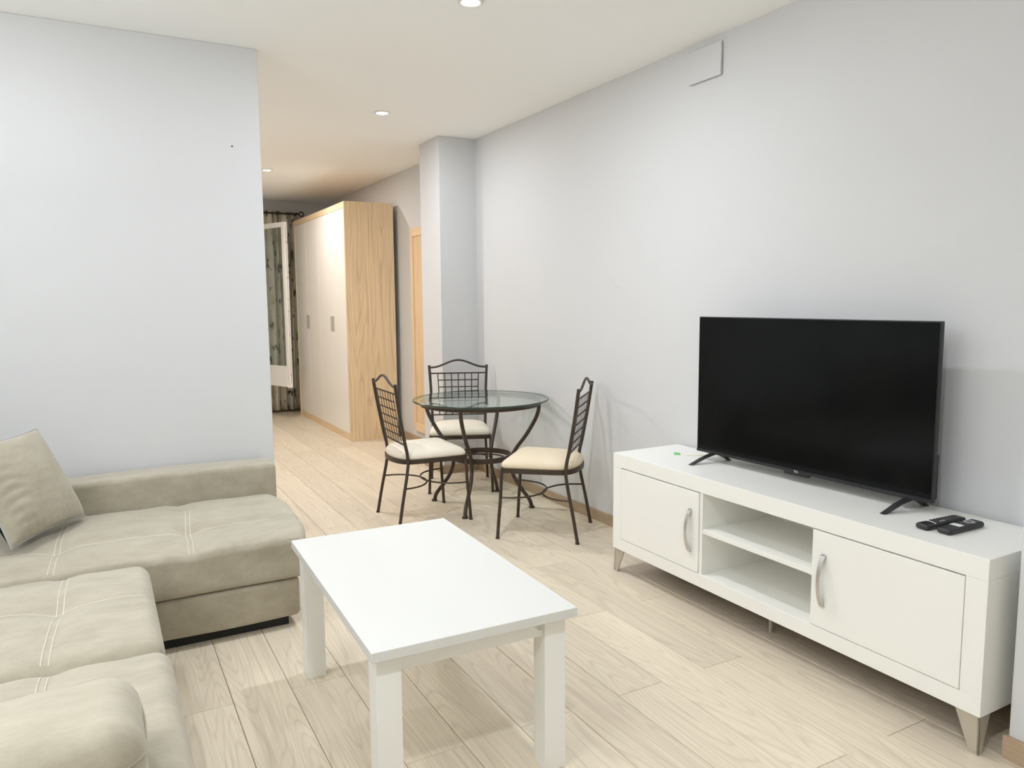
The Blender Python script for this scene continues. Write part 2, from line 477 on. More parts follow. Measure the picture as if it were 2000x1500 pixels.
structure('wall_side', add_box(B(), XW - .1, XW, YB, YL, -0.008, CEIL), M_WALL)
structure('wall_back', add_box(B(), XW - .1, 3.0, YB - .1, YB, -0.008, CEIL), M_WALL)

# planks of the floor: one shared mesh, each plank an object
PW, PL = 0.1932, 1.21
def plank_mesh():
    bm = B(); hx, hy, c = PW / 2 - .0009, PL / 2 - .0008, 0.0013
    lv = []
    for (ix, iy, z) in ((0, 0, -0.0085), (0, 0, -c), (c, c, 0.0)):
        lv.append([bm.verts.new((sx * (hx - ix), sy * (hy - iy), z)) for sx, sy in ((-1, -1), (1, -1), (1, 1), (-1, 1))])
    for a, b in ((0, 1), (1, 2)):
        for k in range(4): bm.faces.new((lv[a][k], lv[a][(k + 1) % 4], lv[b][(k + 1) % 4], lv[b][k]))
    bm.faces.new(lv[2])
    me = D.meshes.new('plank'); bm.to_mesh(me); bm.free(); me.materials.append(M_PLANK); return me
pm = plank_mesh()
for k in range(-14, 13):
    x0 = 0.333 + PW * k
    off = 1.97 if k % 2 == 0 else 2.575
    for j in range(-4, 8):
        y0 = off + PL * j
        y1 = y0 + PL
        if y1 < YB + .05 or y0 > YF - .02: continue
        if x0 + PW < XHL and y0 > YL: continue
        if k == 12 and y1 < 5.9: continue
        o = D.objects.new('plank', pm); COL.objects.link(o); o.parent = floor
        o.location = (x0 + PW / 2, (y0 + y1) / 2, 0)

# baseboards
structure('baseboard_right', add_box(B(), XR - .012, XR + .001, 1.126, 5.34, 0, .066, bev=.002), M_BASEB)
structure('baseboard_pillar', add_box(B(), 2.318, XR - .012, 5.328, 5.341, 0, .066, bev=.002), M_BASEBX)
structure('baseboard_pillar_side', add_box(B(), 2.318, 2.331, 5.3285, 5.72, 0, .066, bev=.002), M_BASEB)
structure('baseboard_bedroom_right', add_box(B(), XHR - .012, XHR + .001, 5.721, YF, 0, .066, bev=.002), M_BASEB)
structure('baseboard_return', add_box(B(), 2.262, 2.278, YB, 1.134, 0, .068, bev=.002), M_BASEB)
structure('baseboard_left', add_box(B(), XW, XE, YL - .012, YL + .001, 0, .066, bev=.002), M_BASEBX)
structure('baseboard_side', add_box(B(), XW - .001, XW + .012, YB, YL, 0, .066, bev=.002), M_BASEB)
structure('baseboard_far', add_box(B(), XHL, XHR, YF - .012, YF + .001, 0, .066, bev=.002), M_BASEBX)

# small marks on the walls
def scuff(name, pts, wdt, parent, m):
    bm = B(); add_tube(bm, smooth(pts, 5), [wdt * (0.3 + 0.7 * math.sin(PI * i / (len(pts) - 1) / 5.0 * 1.0) ) if False else wdt for i in range((len(pts) - 1) * 5 + 1)], 5)
    for v in bm.verts: v.co.x = XR - 0.0006 + (v.co.x - XR) * 0.04
    return obj(name, bm, m, parent)
scuff('scuff_mark', [(XR, 3.60, 1.475), (XR, 3.575, 1.445), (XR, 3.54, 1.425), (XR, 3.51, 1.425), (XR, 3.46, 1.405)], 0.004, wall_right, M_SCUFF)
obj('nail_hole', add_lathe(B(), [(0, 0.0), (.004, 0.0), (.004, .003), (0, .004)], n=8), M_DARKDOT, wall_left).matrix_local = Matrix.Translation((.635, YL - .0005, 2.106)) @ Matrix.Rotation(PI / 2, 4, 'X')

# ------------------------------------------------------------------ downlights
def downlight(x, y, watts, col, label):
    t = thing('recessed_downlight', label, 'ceiling light', (x, y, CEIL), 0, 'recessed ceiling downlights')
    obj('trim_ring', add_lathe(B(), [(.038, 0.0), (.052, 0.0), (.053, -.003), (.050, -.006), (.043, -.007), (.039, -.004)], n=28), M_TRIMRING, t)
    obj('lens', add_lathe(B(), [(0, -.0052), (.026, -.0050), (.0395, -.002)], n=24), M_LENS, t)
    ld = D.lights.new('downlight_lamp', 'AREA'); ld.shape = 'DISK'; ld.size = 0.075; ld.spread = PI
    ld.energy = watts * LIGHT_SCALE; ld.color = col
    lo = D.objects.new('downlight_lamp', ld); COL.objects.link(lo); lo.parent = t; lo.location = (0, 0, -0.012)
    return t
for a in DOWNLIGHTS: downlight(*a)

# added uplighter behind the sofa, an unseen source that fills ceiling and room
lamp = thing('added_fill_lamp', 'added white uplighter behind the sofa back, unseen source of fill light', 'floor lamp', (-1.95, 1.3, 0))
obj('base', add_lathe(B(), [(0, 0), (.14, 0), (.145, .006), (.14, .02), (.02, .03), (0, .03)], n=32), M_TRIMRING, lamp)
obj('pole', add_tube(B(), [(0, 0, .025), (0, 0, 1.70)], .013, 12), M_TRIMRING, lamp)
obj('lamp_shade', add_lathe(B(), [(.02, 1.69), (.10, 1.72), (.20, 1.80), (.205, 1.805), (.195, 1.805), (.10, 1.735), (0, 1.72)], n=32), M_WHITE_T, lamp)
_ld = D.lights.new('fill_uplight', 'AREA'); _ld.shape = 'DISK'; _ld.size = .28; _ld.energy = FILL_UPLIGHT_WATTS; _ld.color = (0.96, 0.985, 1.03)
_lo = D.objects.new('fill_uplight', _ld); COL.objects.link(_lo); _lo.parent = lamp; _lo.location = (0, 0, 1.80); _lo.rotation_euler = (PI, 0, 0)

# ------------------------------------------------------------------ sectional sofa
sofa = thing('corner_sofa', 'taupe velvet corner sofa with chaise along the left wall', 'sofa', (0, 0, 0))
obj('plinth', add_box(B(), -1.0, .64, 3.13, 3.88, 0, .05, bev=.004), M_PLINTH, sofa)
obj('plinth', add_box(B(), -1.0, .07, 1.30, 3.12, 0, .04, bev=.004), M_PLINTH, sofa)
def d_base(p, u):
    k = 0.006 * math.sin(p.x * 9 + 1) * (1 if u.y < -.9 else 0)
    return p + Vector((0, k, 0))
obj('chaise_base', add_rbox(B(), -1.0, .685, 3.085, 3.86, .045, .212, r=.022, step=.06, disp=d_base), M_SOFA, sofa, angle=180)
def wr(x, y): return 0.5 * math.sin(x * 31 + 2.1 * math.sin(y * 17)) + 0.5 * math.sin(y * 23 + x * 11)
def d_chaise(p, u):
    q = p.copy()
    if u.z > 0.2:
        wgt = (u.z - .2) / .8
        ny = (p.y - 3.07) / .66
        q.z += wgt * (0.047 * min(1, max(0, ny)) ** 0.6 + 0.014 * (1 - u.x ** 2) * (1 - u.y ** 2))
        # tufted button lines
        for sx in (-.185, .285, .72):
            q.z -= wgt * 0.010 * math.exp(-((p.x - sx) / .035) ** 2)
        q.z -= wgt * 0.009 * math.exp(-((p.y - 3.32) / .04) ** 2)
        for sx in (-.185, .285): q.z -= wgt * 0.016 * math.exp(-(((p.x - sx) / .06) ** 2 + ((p.y - 3.32) / .06) ** 2))
        # gathers near the front edge
        q.z += wgt * 0.004 * math.sin(p.x * 95 + 3 * math.sin(p.x * 13)) * math.exp(-((p.y - 3.12) / .06) ** 2) * math.exp(-((p.x - .33) / .22) ** 2)
        q.z += wgt * 0.0025 * wr(p.x, p.y)
    if u.x > .8:
        q.x += 0.05 * (1 - abs(u.y) ** 3) * (u.x - .8) / .2 * max(0, min(1, (u.z + 1) / 1.2))
    return q
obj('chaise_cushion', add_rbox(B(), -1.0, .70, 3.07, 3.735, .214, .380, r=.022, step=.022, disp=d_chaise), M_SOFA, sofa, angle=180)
def d_arm(p, u):
    return p + Vector((0, 0, 0.004 * math.sin(p.x * 6)))
obj('chaise_arm', add_rbox(B(), -1.0, .735, 3.735, 3.925, .045, .570, r=.024, step=.05, disp=d_arm), M_SOFA, sofa, angle=180)
# near seat
def d_seat(y0, y1):
    def f(p, u):
        q = p.copy()
        if u.z > 0.2:
            wgt = (u.z - .2) / .8
            q.z += wgt * 0.022 * (1 - u.y ** 4) * (1 - max(0, u.x) ** 4 * .5)
            q.z -= wgt * 0.009 * math.exp(-((p.x + .155) / .03) ** 2)
            q.z -= wgt * 0.008 * math.exp(-((p.y - 2.62) / .04) ** 2)
            q.z -= wgt * 0.014 * math.exp(-(((p.x + .155) / .06) ** 2 + ((p.y - 2.62) / .06) ** 2))
            q.z += wgt * 0.0025 * wr(p.x * 1.3 + 2, p.y)
        return q
    return f
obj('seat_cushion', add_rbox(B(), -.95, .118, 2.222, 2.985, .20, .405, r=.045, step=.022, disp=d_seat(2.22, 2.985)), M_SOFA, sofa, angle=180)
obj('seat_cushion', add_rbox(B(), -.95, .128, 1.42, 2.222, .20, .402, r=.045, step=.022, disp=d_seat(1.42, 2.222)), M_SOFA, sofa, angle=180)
obj('seat_base', add_rbox(B(), -.97, .105, 1.40, 3.06, .03, .235, r=.02, step=.08), M_SOFA, sofa, angle=180)
obj('arm_panel', add_rbox(B(), -.97, .122, 1.32, 1.972, .06, .440, r=.05, step=.03), M_SOFA, sofa, angle=180)
def d_pad(p, u):
    q = p.copy()
    q.z += 0.004 * wr(p.x * 1.5, p.z * 2)
    if u.y < -.3 and p.z < .538: q.y += 0.008 * (math.sin(p.x * 70) - 1) * min(1, (.538 - p.z) / .04)
    return q
pad = obj('arm_pad', add_rbox(B(), -.95, .036, 1.40, 1.70, .43, .607, r=.072, step=.025, disp=d_pad), M_SOFA, sofa, angle=180)
obj('seam', add_tube(B(), smooth([(-.6, 1.4005, .540), (-.2, 1.4005, .540), (-.045, 1.4005, .540), (.0140, 1.4225, .540), (.0355, 1.475, .540), (.0355, 1.62, .540), (.0140, 1.6780, .540)], 6), .0026, 6), M_SOFA, pad)
obj('backrest', add_rbox(B(), -1.22, -.99, 1.32, 3.92, .045, .80, r=.06, step=.06), M_SOFA, sofa, angle=180)
for y0, y1 in ((1.92, 2.60), (2.61, 3.25)):
    obj('back_cushion', add_rbox(B(), -1.0, -.80, y0, y1, .42, .86, r=.08, step=.04), M_SOFA, sofa, angle=180)

# double stitched quilting lines lie just on the cushions: rays find the cushion surface
def top_of(o, x, y):
    me = o.data
    best = None
    dg = bpy.context.evaluated_depsgraph_get()
    ok, loc, nr, ix = o.ray_cast(Vector((x, y, 3)), Vector((0, 0, -1)), depsgraph=dg)
    return loc.z if ok else None
bpy.context.view_layer.update()
cushions = [o for o in D.objects if o.name.startswith(('chaise_cushion', 'seat_cushion'))]
def stitches(o, runs):
    for run in runs:
        pts = []
        for v in smooth([(*p, 0) for p in run], 14):
            z = top_of(o, v.x, v.y)
            if z is not None: pts.append((v.x, v.y, z + .0006))
        if len(pts) > 3: obj('stitching', add_tube(B(), pts, .0015, 5), M_STITCH, o)
byname = {o.name: o for o in cushions}
ch = byname['chaise_cushion']
s1, s2 = [byname[n] for n in sorted(byname) if n.startswith('seat_cushion')]
st = []
for sx in (-.185, .285):
    for dx in (-.009, .009):
        st.append([(sx + dx - .012, 3.095), (sx + dx - .005, 3.2), (sx + dx, 3.32), (sx + dx + .012, 3.45), (sx + dx + .026, 3.60)])
st.append([(-.40, 3.30), (-.185, 3.32), (.05, 3.315), (.285, 3.32)])
st.append([(.285, 3.325), (.45, 3.33), (.62, 3.335)])
stitches(ch, st)
st = []
for dx in (-.009, .009):
    st.append([(-.172 + dx, 2.25), (-.165 + dx, 2.4), (-.150 + dx, 2.62), (-.146 + dx, 2.80), (-.142 + dx, 2.96)])
st.append([(-.32, 2.635), (-.15, 2.62)])
st.append([(-.15, 2.625), (-.02, 2.635), (.09, 2.63)])
stitches(s1, st)
stitches(s2, [[(-.173 + dx, 1.95), (-.172 + dx, 2.08), (-.168 + dx, 2.19)] for dx in (-.009, .009)])

# ------------------------------------------------------------------ scatter pillow
def pillow(name, label, size, mw):
    t = D.objects.new(name, None); COL.objects.link(t); tag(t, label, 'pillow')
    t.matrix_world = mw
    n = 36
    def shape(u, v, side):
        e = (1 - u * u) * (1 - v * v)
        pin = 1 - 0.07 * (1 - abs(u) ** 2) * (abs(v) ** 4) - 0.0
        pin2 = 1 - 0.07 * (1 - abs(v) ** 2) * (abs(u) ** 4)
        x = u * size / 2 * pin2; y = v * size / 2 * pin
        th = 0.072 * (max(e, 0) ** 0.42)
        edge = max(abs(u), abs(v))
        wv = 0.0035 * math.sin(31 * v + 5 * math.sin(3 * u) + 2 * u) * max(0, -u) ** 2 * (1 - abs(v)) * (1 - abs(u)) * 9 + 0.0022 * math.sin(37 * u + 4 * v) * max(0, -v) ** 3 * (1 - abs(v)) * 8 + 0.0025 * math.sin(5 * u + 3 * v) * e
        return (x, y, side * th + (wv if side > 0 else 0))
    for side, nm, m in ((1, 'front_cover', M_SOFA), (-1, 'back_cover', M_BLACKF)):
        bm = B(); g = [[bm.verts.new(shape(-1 + 2 * i / n, -1 + 2 * j / n, side)) for j in range(n + 1)] for i in range(n + 1)]
        for i in range(n):
            for j in range(n): bm.faces.new((g[i][j], g[i + 1][j], g[i + 1][j + 1], g[i][j + 1]))
        obj(nm, bm, m, t, angle=180)
    pts = []
    for k in range(40): 
        s = -1 + 2 * k / 40
        pts.append((s, -1))
    pts += [(1, -1 + 2 * k / 40) for k in range(40)] + [(1 - 2 * k / 40, 1) for k in range(40)] + [(-1, 1 - 2 * k / 40) for k in range(40)]
    obj('piping', add_tube(B(), [shape(u, v, 0) for u, v in pts], .003, 6, closed=True), M_PIPE, t)
    return t
# bottom edge from A to B on the chaise, leaning back
pA, pB = Vector((-.328, 3.262, .448)), Vector((-.082, 3.625, .452))
ux = (pB - pA).normalized(); th = math.radians(27)
nh = Vector((ux.y, -ux.x, 0))
vy = (Vector((0, 0, 1)) * math.cos(th) - nh * math.sin(th)).normalized()
nz = ux.cross(vy)
S = 0.422
ctr = (pA + pB) / 2 + vy * S / 2
pillow('scatter_pillow', 'square taupe velvet pillow with black back leaning on the chaise', S,
       Matrix(((ux.x, vy.x, nz.x, ctr.x), (ux.y, vy.y, nz.y, ctr.y), (ux.z, vy.z, nz.z, ctr.z), (0, 0, 0, 1))))

# ------------------------------------------------------------------ coffee table
ct = thing('coffee_table', 'white rectangular coffee table with four square legs beside the sofa', 'table', (.857, 2.205, 0), -math.radians(1.75))
TW, TL = .298, .500
obj('tabletop', add_box(B(), -TW, TW, -TL, TL, .463, .490, bev=.0015), M_WHITE_T, ct)
ox, oy, lw = .020, .034, .067
for sx in (-1, 1):
    for sy in (-1, 1):
        xa, xb = sorted((sx * (TW - ox), sx * (TW - ox - lw))); ya, yb = sorted((sy * (TL - oy), sy * (TL - oy - lw)))
        obj('leg', add_box(B(), xa, xb, ya, yb, 0, .463, bev=.0015), M_WHITE, ct)
for sy in (-1, 1):
    y = sy * (TL - oy - .016)
    obj('apron', add_box(B(), -(TW - ox - lw), TW - ox - lw, min(y, y - sy * .018), max(y, y - sy * .018), .405, .463), M_WHITE, ct)
for sx in (-1, 1):
    x = sx * (TW - ox - .016)
    obj('apron', add_box(B(), min(x, x - sx * .018), max(x, x - sx * .018), -(TL - oy - lw), TL - oy - lw, .405, .463), M_WHITE, ct)
xe = TW - ox - lw - .002; ye = -(TL - oy - .010)
bm = B()
for (p, q) in (((xe, ye, .460), (xe, ye, .428)),): pass
prof = [(xe - .001, .460), (xe - .002, .432), (xe - .006, .4275), (xe - .016, .429), (xe - .026, .438), (xe - .031, .444)]
va = [bm.verts.new((x, ye - .004, z)) for x, z in prof]; vb = [bm.verts.new((x, ye + .004, z)) for x, z in prof]
vc = [bm.verts.new((x + .0008, ye - .004, z - .0012)) for x, z in prof]; vd = [bm.verts.new((x + .0008, ye + .004, z - .0012)) for x, z in prof]
for i in range(len(prof) - 1):
    bm.faces.new((va[i], va[i + 1], vb[i + 1], vb[i])); bm.faces.new((vc[i], vd[i], vd[i + 1], vc[i + 1]))
    bm.faces.new((va[i], vc[i], vc[i + 1], va[i + 1])); bm.faces.new((vb[i], vb[i + 1], vd[i + 1], vd[i]))
tag(obj('edge_strip', bm, M_WHITE, ct), 'peeling edge strip curling off the apron')

# ------------------------------------------------------------------ TV unit
tv_unit = thing('tv_unit', 'long low white TV unit with two doors and open shelves', 'cabinet', (0, 0, 0))
X0, X1, Y0, Y1, Z0, Z1 = 2.200, 2.612, 1.167, 2.960, .116, .600
fr = .066
bm = B()
def pr_box(*a, **k): add_box(bm, *a, **k)
obj('top_panel', add_box(B(), X0, X1, Y0, Y1, .5335, Z1, bev=.0015), M_WHITE, tv_unit)
obj('bottom_panel', add_box(B(), X0, X1, Y0, Y1, Z0 + .004, .1765, bev=.0015), M_WHITE, tv_unit)
obj('added_shade_board', add_box(B(), X0 + .012, X1 - .004, Y0 + .012, Y1 - .012, Z0, Z0 + .0035), M_UNDERSHADE, tv_unit)  # added dark board, cuts bounce light to deepen the shade below
obj('side_panel', add_box(B(), X0, X1, Y0, Y0 + .064, .1766, .5334, bev=.001), M_WHITE, tv_unit)
obj('side_panel', add_box(B(), X0, X1, Y1 - .064, Y1, .1766, .5334, bev=.001), M_WHITE, tv_unit)
obj('back_panel', add_box(B(), X1 - .012, X1 - .004, Y0 + .064, Y1 - .064, .1766, .5334), M_WHITE, tv_unit)
obj('divider', add_box(B(), X0 + .004, X1 - .012, 2.335, 2.352, .1766, .5334, bev=.0008), M_WHITE, tv_unit)
obj('divider', add_box(B(), X0 + .024, X1 - .012, 1.757, 1.774, .1766, .5334, bev=.0008), M_WHITE, tv_unit)
obj('shelf', add_box(B(), X0 + .006, X1 - .012, 1.774, 2.335, .357, .377, bev=.001), M_WHITE, tv_unit)
def door(ya, yb, hy, flip):
    d = obj('door', add_box(B(), X0 - .001, X0 + .018, ya, yb, .1795, .5290, bev=.0012), M_WHITE, tv_unit)
    # bowed flat handle
    zc = .3545; hl = .094; n = 16
    bm = B(); rings = []
    for i in range(n + 1):
        t = -1 + 2 * i / n
        z = zc + t * hl
        bow = 0.026 * (1 - t * t) ** 0.9
        xo = X0 - .004 - bow
        wd = .0065 + .0035 * abs(t) ** 2
        thk = .0035 if abs(t) < .8 else .0035 + (abs(t) - .8) * .02
        rings.append([bm.verts.new((xo - .002, hy - wd, z)), bm.verts.new((xo - .002, hy + wd, z)), bm.verts.new((xo + thk, hy + wd, z)), bm.verts.new((xo + thk, hy - wd, z))])
    for i in range(n):
        for k in range(4): bm.faces.new((rings[i][k], rings[i][(k + 1) % 4], rings[i + 1][(k + 1) % 4], rings[i + 1][k]))
    bm.faces.new(rings[0]); bm.faces.new(rings[-1])
    for s in (-1, 1):
        add_box(bm, X0 - .008, X0 - .0005, hy - .009, hy + .009, zc + s * hl - (.012 if s > 0 else 0), zc + s * hl + (.012 if s < 0 else 0), bev=.001)
    obj('handle', bm, M_STEEL, d)
door(2.3545, 2.8940, 2.405, 1)
door(1.2330, 1.7715, 1.722, -1)
def metal_leg(y, s, xb, lean):
    bm = B()
    # wide at the top, narrow foot, sheet angle bent at the corner
    zt = Z0 - .001
    p = [(y, zt), (y - s * .072, zt), (y + s * .004 - s * .026, 0), (y + s * .004, 0)]
    for (xx0, xx1) in ((xb, xb + .005),):
        vf = [bm.verts.new((xx0 - (0 if z > .05 else lean), yy, z)) for yy, z in p]; vbk = [bm.verts.new((xx1 - (0 if z > .05 else lean), yy, z)) for yy, z in p]
        bm.faces.new(vf); bm.faces.new(list(reversed(vbk)))
        for k in range(4): bm.faces.new((vf[k], vbk[k], vbk[(k + 1) % 4], vf[(k + 1) % 4]))
    d = .055
    q = [(xb, zt), (xb + d, zt), (xb + .018 - lean, 0), (xb - lean, 0)]
    va = [bm.verts.new((xx, y + (s * .004 if z < .05 else 0), z)) for xx, z in q]; vb = [bm.verts.new((xx, y - s * .005 + (s * .004 if z < .05 else 0), z)) for xx, z in q]
    bm.faces.new(va); bm.faces.new(list(reversed(vb)))
    for k in range(4): bm.faces.new((va[k], vb[k], vb[(k + 1) % 4], va[(k + 1) % 4]))
    return bm
obj('leg', metal_leg(Y1 - .006, 1, X0 + .010, .004), M_LEG, tv_unit, sm=False)
obj('leg', metal_leg(Y0 + .006, -1, X0 + .010, .004), M_LEG, tv_unit, sm=False)
obj('leg', metal_leg(Y1 - .03, 1, X1 - .07, 0), M_LEG, tv_unit, sm=False)
obj('leg', metal_leg(Y0 + .03, -1, X1 - .07, 0), M_LEG, tv_unit, sm=False)
obj('centre_leg', add_tube(B(), [(2.33, 2.065, 0), (2.325, 2.062, Z0)], .008, 8), M_LEG, tv_unit)

# ------------------------------------------------------------------ television (local x: right as seen from the front, y: towards viewer)
tvc = Vector((2.468, 2.080, 0)); dirv = Vector((2.4885, 1.521, 0)) - Vector((2.4485, 2.640, 0))
rz_tv = math.atan2(dirv.y, dirv.x)
tv = thing('television', 'black flat screen television on two splayed feet on the TV unit', 'television', (tvc.x, tvc.y, Z1), rz_tv)
# local +x runs along dirv (towards the right in the photo); local -y faces the room? check: rotate (0,-1)
hw = .5595; zb, zt = .040, .668
sgn = 1.0
def towards():
    f = Matrix.Rotation(rz_tv, 3, 'Z') @ Vector((0, -1, 0))
    return -1 if f.x < 0 else 1
FR = towards()      # local y sign that faces the room
def yb(a, b): return (min(FR * a, FR * b), max(FR * a, FR * b))
y0, y1 = yb(0.0, -.020)
obj('panel', add_box(B(), -hw, hw, y0, y1, zb, zt, bev=.002), M_TVB, tv)
y0, y1 = yb(.0012, .0)
obj('screen', add_box(B(), -hw + .005, hw - .005, y0, y1, zb + .014, zt - .005), M_SCREEN, tv)
y0, y1 = yb(.0022, .0)
obj('chin', add_box(B(), -hw, hw, y0, y1, zb, zb + .0125, bev=.0008), M_TVB, tv)
y0, y1 = yb(-.020, -.045)
obj('rear_housing', add_box(B(), -hw + .004, hw - .004, y0, y1, zb + .004, zb + .17, bev=.010), M_TVB, tv)
y0, y1 = yb(.002, -.012)
bm = B(); add_box(bm, -.062, .062, y0, y1, zb - .011, zb)
for v in bm.verts:
    if v.co.z < zb - .005: v.co.x *= .92
pod = obj('sensor_pod', bm, M_TVB, tv)
cu = D.curves.new('logo', 'FONT'); cu.body = 'TCL'; cu.size = .012; cu.extrude = .0003; cu.align_x = 'CENTER'
tmp = D.objects.new('logo_text', cu); COL.objects.link(tmp)
dg = bpy.context.evaluated_depsgraph_get()
lme = bpy.data.meshes.new_from_object(tmp.evaluated_get(dg)); D.objects.remove(tmp)
lme.materials.append(M_LOGO)
lg = D.objects.new('logo', lme); COL.objects.link(lg); lg.parent = tv
lg.matrix_local = Matrix.Translation((0.0, FR * .0030, zb + .0015)) @ Matrix.Rotation(PI / 2, 4, 'X')
def tv_foot(cx, spread):
    bm = B()
    for s, reach, dx in ((1, .122, -.018), (-1, .10, .0)):
        top = Vector((cx + spread * 0.0, FR * (-.012 + s * .004), zb + .004)); tip = Vector((cx + dx, FR * (s * reach), .0))
        a = Vector((0.017, 0, 0)); b_ = Vector((0, FR * .010, 0))
        r1 = [top - a - b_, top + a - b_, top + a + b_, top - a + b_]
        a2, b2 = a * .55, b_ * .9
        r2 = [tip - a2 - b2, tip + a2 - b2, tip + a2 + b2, tip - a2 + b2]
        r2 = [p + Vector((0, 0, .001)) for p in r2]
        m_ = [(p * .5 + q * .5) + Vector((0, 0, .003)) for p, q in zip(r1, r2)]
        L_ = [[bm.verts.new(p) for p in r] for r in (r1, m_, r2)]
        for i in range(2):
            for k in range(4): bm.faces.new((L_[i][k], L_[i][(k + 1) % 4], L_[i + 1][(k + 1) % 4], L_[i + 1][k]))
        bm.faces.new(list(reversed(L_[0]))); bm.faces.new(L_[2])
    return bm
obj('foot', tv_foot(-.455, 1), M_TVB, tv, sm=False)
obj('foot', tv_foot(.480, 1), M_TVB, tv, sm=False)

# ------------------------------------------------------------------ remotes, cable
def remote(label, cx, cy, rz, ln, wd, style):
    t = thing('remote_control', label, 'remote control', (cx, cy, Z1 + .0005), rz)
    def dr(p, u):
        q = p.copy()
        if style == 0: q.y *= (1 - .10 * (1 - u.x ** 2)); q.z *= 1
        return q
    obj('body', add_rbox(B(), -ln / 2, ln / 2, -wd / 2, wd / 2, 0, .020, r=.009 if style == 0 else .011, step=.012, disp=dr), M_RBLK, t, angle=180)
    def btn(x, y, rx, ry, m, h=.0022):
        obj('button', add_box(B(), x - rx, x + rx, y - ry, y + ry, .0195, .0195 + h, bev=.0008, seg=1), m, t)
    if style == 0:
        obj('silver_band', add_tube(B(), smooth([(-.056, -.0205, .0185), (-.052, -.011, .0202), (-.050, 0, .0204), (-.052, .011, .0202), (-.056, .0205, .0185)], 4), .0012, 6), M_LOGO, t)
        for i in range(8):
            for j in range(3):
                m = M_RGRY if (i, j) in ((2, 0), (1, 0)) else M_RBTN
                btn(-.035 + i * .0155, -.012 + j * .012, .005, .0036, m)
    else:
        obj('white_label', add_box(B(), -.035, -.010, -.017, .017, .0198, .0206), M_LOGO, t)
        obj('navigation_ring', add_lathe(B(), [(.009, .0200), (.010, .0216), (.0165, .0216), (.0175, .0200)], cx=.045, n=20), M_RGRY, t)
        btn(.045, 0, .005, .005, M_RBTN)
        for i in range(3):
            for j in range(3): btn(.002 + i * .010, -.012 + j * .012, .0034, .0034, M_RBTN)
    return t
remote('black remote with a silver band and rows of buttons, nearer the television', 2.400, 1.433, math.radians(-3), .200, .046, 0)
remote('thick black remote with white label and round grey pad, nearer the unit end', 2.408, 1.373, math.radians(-1), .190, .048, 1)
cb = thing('fibre_cable', 'thin cream cable with green plug trailing out behind the television', 'cable', (0, 0, 0))
obj('cable', add_tube(B(), smooth([(2.440, 2.736, Z1 + .006), (2.452, 2.715, Z1 + .003), (2.475, 2.690, Z1 + .003), (2.512, 2.668, Z1 + .004), (2.550, 2.640, Z1 + .008), (2.565, 2.56, Z1 + .003)], 8), .002, 8), M_CABLE, cb)
plug = obj('plug', add_box(B(), -.017, .012, -.0045, .0045, 0, .009, bev=.001), M_GREEN, cb)
plug.matrix_local = Matrix.Translation((2.431, 2.756, Z1 + .0012)) @ Matrix.Rotation(math.radians(-62), 4, 'Z')
bt = obj('strain_relief', add_tube(B(), [(0.012, 0, .005), (.022, 0, .005)], [.004, .0022], 8), M_GREEN, cb)
bt.matrix_local = plug.matrix_local.copy()

# ------------------------------------------------------------------ wall hatch near the ceiling
hatch = thing('wall_cover_plate', 'white square cover plate on the right wall just under the ceiling', 'cover plate', (XR, 2.828, 2.466))
bm = B(); add_box(bm, -.016, -.006, -.110, .110, -.076, .076, bev=.0015)
obj('plate', bm, M_WALL, hatch)
obj('backbox', add_box(B(), -.006, 0, -.096, .096, -.064, .064), M_DARKGAP, hatch)

# ------------------------------------------------------------------ iron dining chairs (local: seat faces +y)
def seat_path(scale=1.0, n=8):
    pts = []
    # front edge (straight), rounded front corners, tapered sides, round back
    w0, yf, wb, yb_ = .215, .208, .200, -.15
    pts += [(-w0 + .03, yf), (0, yf), (w0 - .03, yf), (w0 - .008, yf - .006), (w0, yf - .025)]
    pts += [(w0 - .003, .08), (wb + .005, -.05), (wb, yb_ + .04)]
    for k in range(1, 10):
        a = PI * k / 10
        pts.append((wb * math.cos(a) * 1.0 if True else 0, yb_ + .04 - .115 * math.sin(a) ** .8))
    pts += [(-wb, yb_ + .04), (-wb - .005, -.05), (-w0 + .003, .08), (-w0, yf - .025), (-w0 + .008, yf - .006)]
    return [(x * scale, y * scale) for x, y in pts]
SZ = .408
def post_pts(s):
    return [(s * .196, -.166, SZ - .02), (s * .197, -.172, .45), (s * .200, -.187, .52), (s * .2035, -.205, .62), (s * .208, -.222, .72), (s * .213, -.235, .81), (s * .217, -.243, .868)]
def post_at(z, s=1):
    P = smooth(post_pts(s), 8)
    for a, b in zip(P, P[1:]):
        if a.z <= z <= b.z:
            t = (z - a.z) / (b.z - a.z + 1e-9); return a.lerp(b, t)
    return P[-1]
